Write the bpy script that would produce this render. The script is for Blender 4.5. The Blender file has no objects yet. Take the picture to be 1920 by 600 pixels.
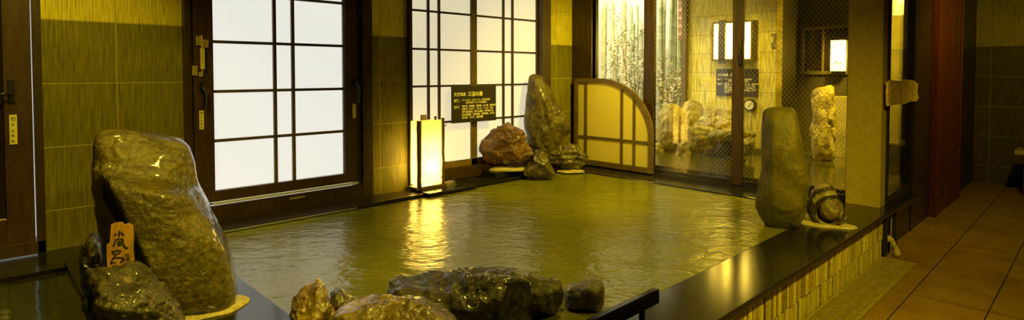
import bpy, bmesh, math, random
from mathutils import Vector, Matrix, noise

random.seed(7)
SC = bpy.context.scene
COL = SC.collection

# ------------------------------------------------------------------ camera model
FPX = 1080.0; PX, PY = 960.0, 170.0; CH = 1.48
YAW = math.radians(46.04); PITCH = math.radians(1.8)
FW = Vector((math.cos(YAW)*math.cos(PITCH), math.sin(YAW)*math.cos(PITCH), -math.sin(PITCH)))
RT = Vector((math.sin(YAW), -math.cos(YAW), 0))
UP = RT.cross(FW)
CAM = Vector((0, 0, CH))
cd = bpy.data.cameras.new('camera'); cam = bpy.data.objects.new('camera', cd); COL.objects.link(cam)
cd.sensor_width = 36; cd.sensor_fit = 'HORIZONTAL'; cd.lens = FPX/1920*36
cd.shift_y = -(300-PY)/1920; cd.clip_start = .05
M3 = Matrix((RT, UP, -FW)).transposed()
cam.matrix_world = Matrix.Translation(CAM) @ M3.to_4x4()
SC.camera = cam

def ray(x, y): return FW + RT*((x-PX)/FPX) - UP*((y-PY)/FPX)
def on_x(x, y, X): d = ray(x, y); return CAM + d*(X/d.x)
def on_y(x, y, Y): d = ray(x, y); return CAM + d*(Y/d.y)
def on_z(x, y, z): d = ray(x, y); return CAM + d*((z-CH)/d.z)
def project(p):
    d = p-CAM; z = d.dot(FW)
    return PX+FPX*d.dot(RT)/z, PY-FPX*d.dot(UP)/z

# ------------------------------------------------------------------ node helpers
class NT:
    def __init__(s, name):
        s.m = bpy.data.materials.new(name); s.m.use_nodes = True
        s.t = s.m.node_tree; s.t.nodes.clear()
        s.out = s.t.nodes.new('ShaderNodeOutputMaterial')
    def n(s, typ, **kw):
        nd = s.t.nodes.new('ShaderNode'+typ)
        for k, v in kw.items(): setattr(nd, k, v)
        return nd
    def set(s, sock, v):
        if hasattr(v, 'is_output') or isinstance(v, bpy.types.NodeSocket): s.t.links.new(v, sock)
        else: sock.default_value = v
    def math(s, op, a, b=0.0, c=0.0):
        nd = s.n('Math', operation=op); s.set(nd.inputs[0], a); s.set(nd.inputs[1], b); s.set(nd.inputs[2], c); return nd.outputs[0]
    def xyz(s, src='pos'):
        if src == 'pos': v = s.n('NewGeometry').outputs['Position']
        else: v = s.n('TexCoord').outputs['Object']
        sp = s.n('SeparateXYZ'); s.set(sp.inputs[0], v); return sp.outputs[0], sp.outputs[1], sp.outputs[2], v
    def comb(s, x, y, z):
        nd = s.n('CombineXYZ'); s.set(nd.inputs[0], x); s.set(nd.inputs[1], y); s.set(nd.inputs[2], z); return nd.outputs[0]
    def noise(s, vec, scale, detail=4, rough=.55, dist=0):
        nd = s.n('TexNoise'); s.set(nd.inputs['Vector'], vec); s.set(nd.inputs['Scale'], scale); s.set(nd.inputs['Detail'], detail)
        s.set(nd.inputs['Roughness'], rough); s.set(nd.inputs['Distortion'], dist); return nd.outputs[0]
    def ramp(s, fac, stops):
        nd = s.n('ValToRGB'); s.set(nd.inputs[0], fac); el = nd.color_ramp.elements
        while len(el) < len(stops): el.new(.5)
        for e, (p, c) in zip(el, stops): e.position = p; e.color = c if len(c) == 4 else (*c, 1)
        return nd.outputs[0]
    def mix(s, fac, a, b):
        nd = s.n('Mix', data_type='RGBA'); s.set(nd.inputs[0], fac)
        s.set(nd.inputs[6], a if not isinstance(a, tuple) or len(a) == 4 else (*a, 1)); s.set(nd.inputs[7], b if not isinstance(b, tuple) or len(b) == 4 else (*b, 1))
        return nd.outputs[2]
    def bump(s, h, strength=.3, dist=.01, prev=None):
        nd = s.n('Bump'); s.set(nd.inputs['Height'], h); s.set(nd.inputs['Strength'], strength); s.set(nd.inputs['Distance'], dist)
        if prev is not None: s.set(nd.inputs['Normal'], prev)
        return nd.outputs[0]
    def bsdf(s, color, rough=.5, normal=None, metal=0.0, spec=.5, coat=0.0, emis=None, estr=0.0, coat_rough=.08):
        b = s.n('BsdfPrincipled')
        s.set(b.inputs['Base Color'], (*color, 1) if isinstance(color, tuple) and len(color) == 3 else color)
        s.set(b.inputs['Roughness'], rough); s.set(b.inputs['Metallic'], metal); s.set(b.inputs['Specular IOR Level'], spec)
        s.set(b.inputs['Coat Weight'], coat); s.set(b.inputs['Coat Roughness'], coat_rough)
        if normal is not None: s.set(b.inputs['Normal'], normal)
        if emis is not None:
            s.set(b.inputs['Emission Color'], (*emis, 1) if isinstance(emis, tuple) else emis); s.set(b.inputs['Emission Strength'], estr)
        s.t.links.new(b.outputs[0], s.out.inputs[0]); return b

def simple(name, c, rough=.5, var=.25, scale=8, bump=.1, metal=0, spec=.5, coat=0, stretch=(1, 1, 1), emis=None, estr=0):
    k = NT(name); x, y, z, v = k.xyz()
    v = k.comb(k.math('MULTIPLY', x, stretch[0]), k.math('MULTIPLY', y, stretch[1]), k.math('MULTIPLY', z, stretch[2]))
    f = k.noise(v, scale, 5)
    lo = tuple(a*(1-var) for a in c); hi = tuple(min(1, a*(1+var)) for a in c)
    colr = k.ramp(f, [(.3, lo), (.7, hi)])
    nm = k.bump(f, bump, .004) if bump else None
    k.bsdf(colr, rough, nm, metal, spec, coat, emis, estr)
    return k.m

def tile_mat(name, axis, lower, upper, split, ou, pu=.4, pz=.4, oz=None, grout=None, striate=70, rough=.42, gw=.0032):
    k = NT(name); x, y, z, v = k.xyz()
    u = x if axis == 'X' else y
    oz = split if oz is None else oz
    def cell(c, o, p):
        f = k.math('FRACT', k.math('DIVIDE', k.math('SUBTRACT', c, o-100*p), p))
        return k.math('MULTIPLY', k.math('MINIMUM', f, k.math('SUBTRACT', 1.0, f)), p)
    gd = k.math('MINIMUM', cell(u, ou, pu), cell(z, oz, pz))
    gm = k.math('LESS_THAN', gd, gw)
    iu = k.math('FLOOR', k.math('DIVIDE', k.math('SUBTRACT', u, ou-100*pu), pu)); iz = k.math('FLOOR', k.math('DIVIDE', k.math('SUBTRACT', z, oz-100*pz), pz))
    wn = k.n('TexWhiteNoise', noise_dimensions='2D'); k.set(wn.inputs['Vector'], k.comb(iu, iz, 0.0))
    st = k.noise(k.comb(k.math('MULTIPLY', u, striate), 0.0, k.math('MULTIPLY', z, 3.0)), 1.6, 3, .6)
    st2 = k.noise(v, 3.0, 4)
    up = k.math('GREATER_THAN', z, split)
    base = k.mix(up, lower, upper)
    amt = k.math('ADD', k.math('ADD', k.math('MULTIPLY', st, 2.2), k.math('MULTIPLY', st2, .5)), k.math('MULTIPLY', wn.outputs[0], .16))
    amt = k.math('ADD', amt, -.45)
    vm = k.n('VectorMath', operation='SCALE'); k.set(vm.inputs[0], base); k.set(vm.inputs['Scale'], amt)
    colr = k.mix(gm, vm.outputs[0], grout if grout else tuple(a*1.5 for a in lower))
    nm = k.bump(st, .35, .004); nm = k.bump(k.math('MINIMUM', k.math('DIVIDE', gd, gw), 1.0), .5, .004, nm)
    k.bsdf(colr, rough, nm, 0, .2)
    return k.m

def floor_mat():
    k = NT('brown_floor_tile'); x, y, z, v = k.xyz()
    def cell(c, o, p):
        f = k.math('FRACT', k.math('DIVIDE', k.math('SUBTRACT', c, o-100*p), p))
        return k.math('MULTIPLY', k.math('MINIMUM', f, k.math('SUBTRACT', 1.0, f)), p)
    gd = k.math('MINIMUM', cell(x, .569, .8), cell(y, .487, .404))
    gm = k.math('LESS_THAN', gd, .004)
    f = k.noise(v, 5, 6, .6); f2 = k.noise(v, 60, 3)
    c = k.ramp(k.math('ADD', k.math('MULTIPLY', f, .7), k.math('MULTIPLY', f2, .3)), [(.3, (.14, .078, .006)), (.72, (.25, .145, .014))])
    c = k.mix(gm, c, (.035, .018, .004))
    nm = k.bump(f2, .25, .003); nm = k.bump(k.math('MINIMUM', k.math('DIVIDE', gd, .005), 1.0), .5, .004, nm)
    rg = k.ramp(k.noise(v, 2.2, 3), [(.35, (.22, .22, .22)), (.65, (.5, .5, .5))])
    k.bsdf(c, rg, nm, 0, .45); return k.m

def rock_mat(name, c1, c2, c3=None, scale=7, rough=.28, bump=.6, fine=60, spec=.6, coat=.3):
    k = NT(name); x, y, z, v = k.xyz()
    f = k.noise(v, scale, 8, .62, .4)
    f2 = k.noise(v, fine, 5, .65)
    vo = k.n('TexVoronoi'); k.set(vo.inputs['Vector'], v); k.set(vo.inputs['Scale'], fine*.9)
    c = k.ramp(f, [(.32, c1), (.55, c2), (.75, c3 or tuple(min(1, a*1.5) for a in c2))])
    sp = k.ramp(f2, [(.35, (.55, .55, .55)), (.65, (1.15, 1.15, 1.15))])
    mm = k.n('Mix', data_type='RGBA', blend_type='MULTIPLY'); k.set(mm.inputs[0], 1.0); k.set(mm.inputs[6], c); k.set(mm.inputs[7], sp)
    h = k.math('ADD', k.math('ADD', k.math('MULTIPLY', f, .6), k.math('MULTIPLY', f2, .5)), k.math('MULTIPLY', vo.outputs['Distance'], .25))
    nm = k.bump(h, bump, .02)
    k.bsdf(mm.outputs[2], rough, nm, 0, spec, coat, coat_rough=.11); return k.m

def water_mat(name, c, rough=.13, scale=9, bump=.12):
    k = NT(name); x, y, z, v = k.xyz()
    d = k.math('ADD', k.math('MULTIPLY', x, .72), k.math('MULTIPLY', y, .70)); e = k.math('SUBTRACT', k.math('MULTIPLY', x, .70), k.math('MULTIPLY', y, .72))
    vv = k.comb(d, k.math('MULTIPLY', e, .55), 0.0)
    f = k.noise(vv, scale, 3, .5, .6); g = k.noise(vv, scale*3.2, 2, .5, .3)
    h = k.math('ADD', f, k.math('MULTIPLY', g, .28))
    nm = k.bump(h, bump, .05)
    cl = k.noise(v, 1.6, 4)
    col = k.ramp(cl, [(.3, tuple(a*.8 for a in c)), (.7, tuple(a*1.2 for a in c))])
    b = k.bsdf(col, rough, nm, 0, .5); k.set(b.inputs['IOR'], 1.58); return k.m

def glass_mat(name, wired, tint=(.93, .9, .78)):
    k = NT(name); x, y, z, v = k.xyz()
    tr = k.n('BsdfTransparent'); k.set(tr.inputs[0], (*tint, 1))
    gl = k.n('BsdfGlossy'); k.set(gl.inputs['Roughness'], .015); k.set(gl.inputs[0], (1, 1, 1, 1))
    fr = k.n('Fresnel'); k.set(fr.inputs[0], 1.5)
    ms = k.n('MixShader'); k.set(ms.inputs[0], k.math('MULTIPLY', fr.outputs[0], .9)); k.t.links.new(tr.outputs[0], ms.inputs[1]); k.t.links.new(gl.outputs[0], ms.inputs[2])
    res = ms.outputs[0]
    if wired:
        p = .040; w = .00065
        def line(c):
            f = k.math('FRACT', k.math('DIVIDE', k.math('ADD', c, 50.0), p))
            return k.math('LESS_THAN', k.math('MULTIPLY', k.math('MINIMUM', f, k.math('SUBTRACT', 1.0, f)), p), w)
        zz = k.math('MULTIPLY', z, .8)
        m = k.math('MAXIMUM', line(k.math('ADD', y, zz)), line(k.math('SUBTRACT', y, zz)))
        df = k.n('BsdfPrincipled'); k.set(df.inputs['Base Color'], (.42, .36, .12, 1)); k.set(df.inputs['Metallic'], .5); k.set(df.inputs['Roughness'], .45)
        m2 = k.n('MixShader'); k.set(m2.inputs[0], m); k.t.links.new(res, m2.inputs[1]); k.t.links.new(df.outputs[0], m2.inputs[2]); res = m2.outputs[0]
    k.t.links.new(res, k.out.inputs[0]); return k.m

def paper_lamp_mat(name, c, ec, es, trans=.5):
    k = NT(name)
    df = k.n('BsdfDiffuse'); k.set(df.inputs[0], (*c, 1)); tl = k.n('BsdfTranslucent'); k.set(tl.inputs[0], (*c, 1))
    mx = k.n('MixShader'); k.set(mx.inputs[0], trans); k.t.links.new(df.outputs[0], mx.inputs[1]); k.t.links.new(tl.outputs[0], mx.inputs[2])
    res = mx.outputs[0]
    if es:
        em = k.n('Emission'); k.set(em.inputs[0], (*ec, 1)); k.set(em.inputs[1], es)
        ad = k.n('AddShader'); k.t.links.new(res, ad.inputs[0]); k.t.links.new(em.outputs[0], ad.inputs[1]); res = ad.outputs[0]
    k.t.links.new(res, k.out.inputs[0]); return k.m

def pane_mat(name, c, ec, es):
    k = NT(name); x, y, z, v = k.xyz()
    f = k.noise(v, 90, 3); g = k.noise(v, 1.3, 3)
    col = k.ramp(k.math('ADD', k.math('MULTIPLY', f, .6), k.math('MULTIPLY', g, .4)), [(.3, tuple(a*.93 for a in ec)), (.7, ec)])
    k.bsdf(c, .35, k.bump(f, .15, .002), 0, .3, 0, col, es); return k.m

# ------------------------------------------------------------------ materials
WOODD = simple('dark_stained_wood', (.036, .019, .006), .38, .4, 5, .12, stretch=(6, 6, .8), spec=.4)
WOODF = simple('brown_window_wood', (.05, .024, .007), .36, .35, 5, .1, stretch=(6, 6, .8), spec=.45)
WOODM = simple('brown_muntin_wood', (.12, .075, .014), .45, .3, 9, .1)
WOODH = simple('dark_deck_wood', (.02, .011, .004), .3, .4, 6, .15, stretch=(.8, 8, 8), spec=.5)
BLACKG = simple('black_granite', (.012, .011, .004), .15, .5, 120, .03, spec=.5)
PILLARM = simple('bronze_panel', (.37, .275, .022), .4, .12, 30, .06, spec=.4)
REDWOOD = simple('red_brown_slat_wood', (.10, .020, .004), .42, .3, 4, .12, stretch=(8, 8, .6), spec=.4)
DARKM = simple('black_metal', (.012, .010, .006), .3, .2, 20, .02, spec=.5)
BRASS = simple('brass', (.62, .5, .14), .35, .15, 40, .05, metal=.7)
STICK = simple('yellow_label', (.75, .68, .18), .5, .08, 60, .02)
INK = simple('black_ink', (.012, .008, .004), .6, .2, 30, 0)
INKB = simple('brown_ink', (.10, .075, .015), .6, .2, 30, 0)
SIGNB = simple('dark_sign_board', (.022, .016, .007), .5, .25, 40, .05)
SIGNT = simple('cream_lettering', (.85, .78, .45), .5, .05, 40, 0)
PLAQ = simple('varnished_plaque_wood', (.36, .19, .03), .3, .3, 10, .15, stretch=(7, 7, 1), spec=.5, coat=.4)
PLAQE = simple('pale_bark_edge', (.45, .32, .09), .5, .3, 20, .3)
PAPERY = None
CEIL = simple('ceiling_board', (.32, .25, .08), .6, .15, 4, .05)
WHITEW = simple('pale_garden_wall', (.85, .85, .72), .8, .08, 3, .05)
TILEB = tile_mat('charcoal_rib_tile_back', 'X', (.16, .137, .012), (.52, .43, .035), 1.812, .771, grout=(.36, .30, .035))
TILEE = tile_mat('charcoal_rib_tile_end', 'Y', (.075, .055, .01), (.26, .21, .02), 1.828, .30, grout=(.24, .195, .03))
TILEO = tile_mat('cream_rib_tile', 'Y', (.68, .58, .10), (.68, .58, .10), 1.74, 3.41, .75, .26, grout=(.34, .28, .08), striate=30)
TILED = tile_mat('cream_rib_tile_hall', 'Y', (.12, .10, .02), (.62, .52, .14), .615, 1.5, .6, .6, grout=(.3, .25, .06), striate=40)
FLOORM = floor_mat()
WATER = water_mat('green_gold_bath_water', (.140, .134, .002), .22, 9, .26)
WATERD = water_mat('dark_cold_water', (.02, .024, .006), .10, 5, .06)
WATERO = water_mat('outdoor_bath_water', (.08, .068, .003), .10, 7, .08)
GLASSW = glass_mat('wired_glass', True); GLASS = glass_mat('clear_glass', False)
PANE1 = pane_mat('frosted_daylight_pane', (.22, .22, .14), (1, .995, .90), .84)
PANE2 = pane_mat('shoji_daylight_pane', (.4, .34, .12), (1, .92, .62), .70)
PANED = simple('dark_window_pane', (.02, .012, .004), .12, .2, 4, 0)
SCREENP = paper_lamp_mat('yellow_screen_paper', (.92, .82, .26), (1, 1, 1), 0, .55)
LAMPP = paper_lamp_mat('lantern_paper', (.95, .86, .50), (1.0, .70, .03), .35, .78)
LAMPW = paper_lamp_mat('wall_lamp_paper', (.95, .87, .50), (1.0, .80, .15), 8.0, .78)
MORTAR = simple('pale_mortar', (.46, .38, .13), .6, .3, 40, .4)
MORTARW = simple('off_white_mortar', (.40, .33, .10), .6, .3, 40, .4)
R_BOULD = rock_mat('smooth_golden_brown_stone', (.06, .046, .003), (.13, .10, .006), (.20, .155, .012), 6, .2, 1.0, 40, .7, .8)
R_DARK = rock_mat('dark_wet_stone', (.010, .008, .001), (.07, .052, .006), (.30, .23, .03), 14, .15, 1.0, 42, .8, .5)
R_GOLD = rock_mat('amber_wet_stone', (.09, .058, .008), (.27, .18, .024), (.45, .32, .06), 9, .22, .6, 45, .6, .6)
R_RED = rock_mat('rust_brown_stone', (.06, .022, .003), (.16, .072, .010), (.30, .19, .03), 10, .38, .8, 50)
R_OLIVE = rock_mat('olive_brown_stone', (.035, .025, .003), (.11, .08, .008), (.26, .20, .03), 10, .32, .7, 50)
R_GREYT = rock_mat('speckled_olive_stone', (.13, .108, .009), (.20, .165, .013), (.27, .22, .02), 8, .36, .45, 120, .4, .1)
R_CREAM = rock_mat('cream_garden_stone', (.28, .225, .03), (.54, .45, .07), (.70, .60, .13), 6, .5, .6, 40, .4, 0)
R_TAN = rock_mat('rough_tan_stone', (.22, .16, .03), (.55, .43, .11), (.72, .6, .2), 9, .6, .9, 40, .3, 0)
BAMB = simple('weathered_bamboo', (.50, .50, .30), .5, .35, 5, .05, stretch=(12, 12, 1))
BAMB2 = simple('green_bamboo', (.36, .42, .2), .5, .3, 5, .05, stretch=(12, 12, 1))
BAMB3 = simple('straw_bamboo', (.62, .55, .22), .5, .3, 5, .05, stretch=(12, 12, 1))
LEAF = simple('pale_olive_leaf', (.60, .56, .26), .5, .5, 25, 0)
LEAF2 = simple('dry_straw_leaf', (.72, .64, .34), .6, .4, 25, 0)
TWIG = simple('brown_twig', (.16, .11, .04), .7, .3, 25, .2)
DRIFT = rock_mat('driftwood_grain', (.42, .27, .03), (.72, .5, .07), (.85, .64, .14), 5, .5, .3, 30, .3, 0)

# ------------------------------------------------------------------ mesh helpers
class MB:
    def __init__(s): s.bm = bmesh.new()
    def box(s, x0, x1, y0, y1, z0, z1, bev=0.0):
        b = bmesh.new()
        vs = [b.verts.new((x, y, z)) for x in (x0, x1) for y in (y0, y1) for z in (z0, z1)]
        for f in ((0, 1, 3, 2), (4, 6, 7, 5), (0, 4, 5, 1), (2, 3, 7, 6), (0, 2, 6, 4), (1, 5, 7, 3)): b.faces.new([vs[i] for i in f])
        bmesh.ops.recalc_face_normals(b, faces=b.faces)
        if bev: bmesh.ops.bevel(b, geom=list(b.edges), offset=bev, segments=2, affect='EDGES', profile=.7)
        s.add(b); return s
    def add(s, b, mat=None):
        me = bpy.data.meshes.new('t'); b.to_mesh(me); b.free()
        if mat: me.transform(mat)
        s.bm.from_mesh(me); bpy.data.meshes.remove(me)
    def prism(s, pts, d, bev=0.0):
        """polygon pts (3D, planar) extruded by the vector d"""
        b = bmesh.new(); d = Vector(d)
        a = [b.verts.new(p) for p in pts]; c = [b.verts.new(Vector(p)+d) for p in pts]
        n = len(pts); b.faces.new(a); b.faces.new(c[::-1])
        for i in range(n): b.faces.new([a[i], c[i], c[(i+1) % n], a[(i+1) % n]])
        bmesh.ops.recalc_face_normals(b, faces=b.faces)
        if bev: bmesh.ops.bevel(b, geom=list(b.edges), offset=bev, segments=2, affect='EDGES', profile=.7)
        s.add(b); return s
    def tube(s, pts, r, seg=10, caps=True):
        pts = [Vector(p) for p in pts]; rs = r if isinstance(r, (list, tuple)) else [r]*len(pts)
        rings = []
        for i, p in enumerate(pts):
            t = (pts[min(i+1, len(pts)-1)]-pts[max(i-1, 0)]).normalized()
            a = Vector((0, 0, 1)) if abs(t.z) < .9 else Vector((1, 0, 0))
            u = t.cross(a).normalized(); w = t.cross(u)
            rings.append([s.bm.verts.new(p+(u*math.cos(2*math.pi*k/seg)+w*math.sin(2*math.pi*k/seg))*rs[i]) for k in range(seg)])
        for i in range(len(rings)-1):
            for k in range(seg):
                s.bm.faces.new([rings[i][k], rings[i][(k+1) % seg], rings[i+1][(k+1) % seg], rings[i+1][k]])
        if caps: s.bm.faces.new(rings[0][::-1]); s.bm.faces.new(rings[-1])
        return s
    def build(s, name, mat, parent=None, smooth=False, origin=None):
        bmesh.ops.recalc_face_normals(s.bm, faces=s.bm.faces)
        me = bpy.data.meshes.new(name); s.bm.to_mesh(me); s.bm.free()
        me.materials.append(mat)
        if smooth:
            for p in me.polygons: p.use_smooth = True
        o = bpy.data.objects.new(name, me); COL.objects.link(o)
        if parent is not None:
            off = Vector(parent.location)
            if parent.parent: off = off + Vector(parent.parent.location)
            me.transform(Matrix.Translation(-off)); o.parent = parent
        elif origin is not None:
            me.transform(Matrix.Translation(-Vector(origin))); o.location = origin
        return o

def tag(o, label=None, cat=None, group=None, kind=None):
    if label: o['label'] = label
    if cat: o['category'] = cat
    if group: o['group'] = group
    if kind: o['kind'] = kind
    return o
def thing(name, label, cat, loc, group=None, kind=None):
    o = bpy.data.objects.new(name, None); COL.objects.link(o); o.location = loc; o.empty_display_size = .1
    return tag(o, label, cat, group, kind)

def text_part(name, lines, mat, parent, origin, xdir, ydir, ext=.001):
    """lines: (text, x, y, size, bold) laid on a plane at origin with axes xdir, ydir; one mesh"""
    mb = MB(); xd = Vector(xdir).normalized(); yd = Vector(ydir).normalized(); nd = xd.cross(yd)
    for body, x, y, size, bold in lines:
        cu = bpy.data.curves.new('lettering', 'FONT'); cu.body = body; cu.size = size; cu.extrude = ext; cu.offset = bold
        cu.resolution_u = 3
        ob = bpy.data.objects.new('lettering', cu); COL.objects.link(ob)
        dg = bpy.context.evaluated_depsgraph_get(); me = bpy.data.meshes.new_from_object(ob.evaluated_get(dg))
        p = Vector(origin)+xd*x+yd*y
        m = Matrix((xd, yd, nd)).transposed().to_4x4(); m.translation = p
        me.transform(m); mb.bm.from_mesh(me)
        bpy.data.meshes.remove(me); bpy.data.objects.remove(ob); bpy.data.curves.remove(cu)
    return mb.build(name, mat, parent)

def rock(name, label, mat, outline, base, depth, floor, seed=1, amp=.012, freq=9, cuts=5, cutd=.84, ico=5, boxy=.8, extra=None, cat='rock', group=None, parent=None, strata=None, fl=.012, ridge=0.0, lean=0.0):
    bx, by = base; n = Vector((bx, by, 0)).normalized(); r = Vector((n.y, -n.x, 0))
    B = Vector((bx, by, 0)); poly = []
    for (x, y) in outline:
        d = ray(x, y); t = n.dot(B-Vector((CAM.x, CAM.y, 0)))/n.dot(Vector((d.x, d.y, 0)))
        p = CAM+d*t; poly.append(((p-B).dot(r), p.z))
    us = [p[0] for p in poly]; zs = [p[1] for p in poly]
    cu = (max(us)+min(us))/2; cz = (max(zs)+min(zs))/2
    ang = [0]*721
    for i in range(721):
        th = 2*math.pi*i/720; dx, dz = math.cos(th), math.sin(th); best = .001
        for k in range(len(poly)):
            x1, z1 = poly[k][0]-cu, poly[k][1]-cz; x2, z2 = poly[(k+1) % len(poly)][0]-cu, poly[(k+1) % len(poly)][1]-cz
            ex, ez = x2-x1, z2-z1; den = dx*ez-dz*ex
            if abs(den) < 1e-9: continue
            t = (x1*ez-z1*ex)/den; s = (x1*dz-z1*dx)/den
            if t > 0 and -1e-6 <= s <= 1+1e-6: best = max(best, t)
        ang[i] = best
    sm = [sum(ang[(i+k) % 720] for k in range(-5, 6))/11 for i in range(720)]
    size = max(max(us)-min(us), max(zs)-min(zs))
    rnd = random.Random(seed); planes = []
    for i in range(cuts):
        a = rnd.uniform(-math.pi, math.pi); e = rnd.uniform(-.9, .9)
        d = Vector((math.cos(a)*.75, math.sin(a)*.75, -abs(rnd.uniform(.35, 1.1)) if i % 2 == 0 else e)).normalized()
        planes.append((d, rnd.uniform(cutd-.05, cutd+.07)))
    bm = bmesh.new(); bmesh.ops.create_icosphere(bm, subdivisions=ico, radius=1)
    off = Vector((seed*3.7, seed*1.3, seed*7.1))
    for v in bm.verts:
        q = v.co.normalized()
        for d, lim in planes:                                    # chipped faces
            t = q.dot(d)
            if t > lim: q = q-d*(t-lim)*.92
        a, b, c = q
        rho = math.sqrt(a*a+b*b); th = math.atan2(b, a) % (2*math.pi); fi = th/(2*math.pi)*720; i0 = int(fi) % 720; w = fi-int(fi)
        R = sm[i0]*(1-w)+sm[(i0+1) % 720]*w
        rr = R*(rho**boxy if rho > 1e-6 else 0)
        u = cu+rr*math.cos(th); z = cz+rr*math.sin(th)
        dd = depth*math.copysign(abs(c)**.8, c)
        p = B+r*u+n*dd+Vector((0, 0, z))
        if extra and c < 0:
            px, py = project(B+r*u+Vector((0, 0, z)))
            p = p-n*extra(px, py)*min(1, abs(c)*2.2)
        dirv = (r*a+n*c+Vector((0, 0, b))).normalized()
        pp = p*freq+off
        h = noise.fractal(pp, .9, 2.1, 5)*amp
        if ridge: h += (abs(noise.noise(pp*.55))-.25)*-ridge
        if strata:
            ax, sf, sa = strata; h += math.sin((p.dot(Vector(ax)))*sf+3*noise.noise(p*4+off))*sa
        h += noise.noise(p*freq*4+off)*amp*fl/.012*.30 + noise.noise(p*freq*9+off)*amp*fl/.012*.12
        p = p+dirv*h
        p = p+r*lean*(0)
        if p.z < floor: p.z = floor-.002+min(0, (p.z-floor)*.02)
        v.co = p
    mb = MB(); mb.bm.free(); mb.bm = bm
    o = mb.build(name, mat, parent, True, origin=(bx, by, floor) if parent is None else None)
    if parent is None: tag(o, label, cat, group)
    return o

def pad(name, mat, parent, c, rx, ry, h, seed, rot=0.0):
    """a low trowelled bed of mortar"""
    bm = bmesh.new(); N = 48; rings = [(0, 1), (.5, 1), (.8, .95), (.93, .7), (1, .25), (1.01, 0)]
    prev = None; top = None
    for k, (rf, hf) in enumerate(rings):
        ring = []
        for i in range(N):
            t = 2*math.pi*i/N; wob = 1+.12*noise.noise(Vector((math.cos(t)*1.6, math.sin(t)*1.6, seed)))*1.5
            x = rx*rf*wob*math.cos(t); y = ry*rf*wob*math.sin(t)
            if rf == 0: x = y = 0
            X = x*math.cos(rot)-y*math.sin(rot); Y = x*math.sin(rot)+y*math.cos(rot)
            z = h*hf*(1+.4*noise.noise(Vector((X*14, Y*14, seed)))) if hf else 0
            if rf == 0:
                if top is None: top = bm.verts.new((c[0], c[1], c[2]+h))
                ring.append(top)
            else: ring.append(bm.verts.new((c[0]+X, c[1]+Y, c[2]+z)))
        if prev:
            for i in range(N):
                j = (i+1) % N
                if prev[0] is top: bm.faces.new([top, ring[i], ring[j]])
                else: bm.faces.new([prev[i], ring[i], ring[j], prev[j]])
        prev = ring
    bm.faces.new(prev[::-1])
    mb = MB(); mb.bm.free(); mb.bm = bm
    return mb.build(name, mat, parent, True)

def S(o, label, cat): return tag(o, label, cat, None, 'structure')

# ================================================================== SETTING
ZC = .37
S(MB().box(-3.2, 10.1, -3, 1.3, -.1, 0).build('floor', FLOORM), 'brown stone tiled floor of the bath hall', 'floor')
S(MB().box(-3.2, 10.1, -3, 4.75, 2.75, 2.85).build('ceiling', CEIL), 'plain boarded ceiling over the bath hall', 'ceiling')
S(MB().box(-3.3, -3.2, -3, 4.75, 0, 2.75).build('wall_left', TILEE), 'ribbed tile wall at the left end behind the cold bath', 'wall')
S(MB().box(-3.2, 10.1, -3.1, -3, 0, 2.75).build('wall_front', TILEB), 'ribbed tile wall facing the window side', 'wall')
b = MB()
b.box(.378, 1.165, 4.6, 4.75, 0, 2.75); b.box(2.66, 3.075, 4.6, 4.75, 0, 2.75); b.box(5.0, 5.46, 4.6, 4.75, 0, 2.75)
b.box(1.165, 2.66, 4.6, 4.75, 0, .5); b.box(3.075, 5.0, 4.6, 4.75, 0, .5)
b.box(-3.2, .378, 4.62, 4.75, 2.3, 2.75); b.box(1.165, 2.66, 4.62, 4.75, 2.5, 2.75); b.box(3.075, 5.0, 4.62, 4.75, 2.5, 2.75)
b.box(-3.2, -.9, 4.6, 4.75, 0, 2.3)
S(b.build('wall_back', TILEB), 'ribbed charcoal tile wall with a paler top course between the windows', 'wall')
S(MB().box(9.94, 10.1, -3, 1.3, 0, 2.75).build('wall_right', TILEE), 'dark tiled wall at the far right end of the corridor', 'wall')

# pool surround -----------------------------------------------------
for (q, nm) in (((-3.19, 5.66, 1.265, 1.52), 'along the corridor'), ((.47, 1.05, 1.52, 4.58), 'between the two baths'), ((-3.19, .47, 4.16, 4.58), 'below the far left door'), ((1.05, 5.5, 4.285, 4.58), 'under the windows'), ((5.09, 5.5, 1.52, 4.285), 'under the glass wall'), ((-3.19, .47, 1.52, 1.98), 'on the near side of the cold bath')):
    S(MB().box(q[0], q[1], q[2], q[3], 0, .335).build('pool_wall', BLACKG), 'black basin wall '+nm, 'basin')
b = MB()
b.box(.445, 5.66, 1.19, 1.56, .336, ZC, .008)                     # front coping
b.box(.43, 1.08, 1.562, 4.25, .336, ZC, .006)                     # between cold bath and pool
b.box(-3.19, .428, 4.12, 4.25, .336, ZC, .006); b.box(-3.19, .428, 1.19, 2.03, .336, ZC, .006)
b.box(5.05, 5.49, 1.562, 4.25, .336, ZC, .006)                    # under the glass wall
b.box(-3.19, 5.45, 4.252, 4.6, .336, .362, .004)
S(b.build('pool_coping', BLACKG), 'polished black granite coping around the hot pool', 'coping')
tag(MB().box(1.052, 5.088, 1.522, 4.283, .001, .358).build('pool_water', WATER), 'murky green gold hot water filling the main pool', 'water', None, 'stuff')
tag(MB().box(-3.18, .468, 1.982, 4.158, .001, .345).build('cold_bath_water', WATERD), 'still dark green water of the cold bath at lower left', 'water', None, 'stuff')

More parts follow.
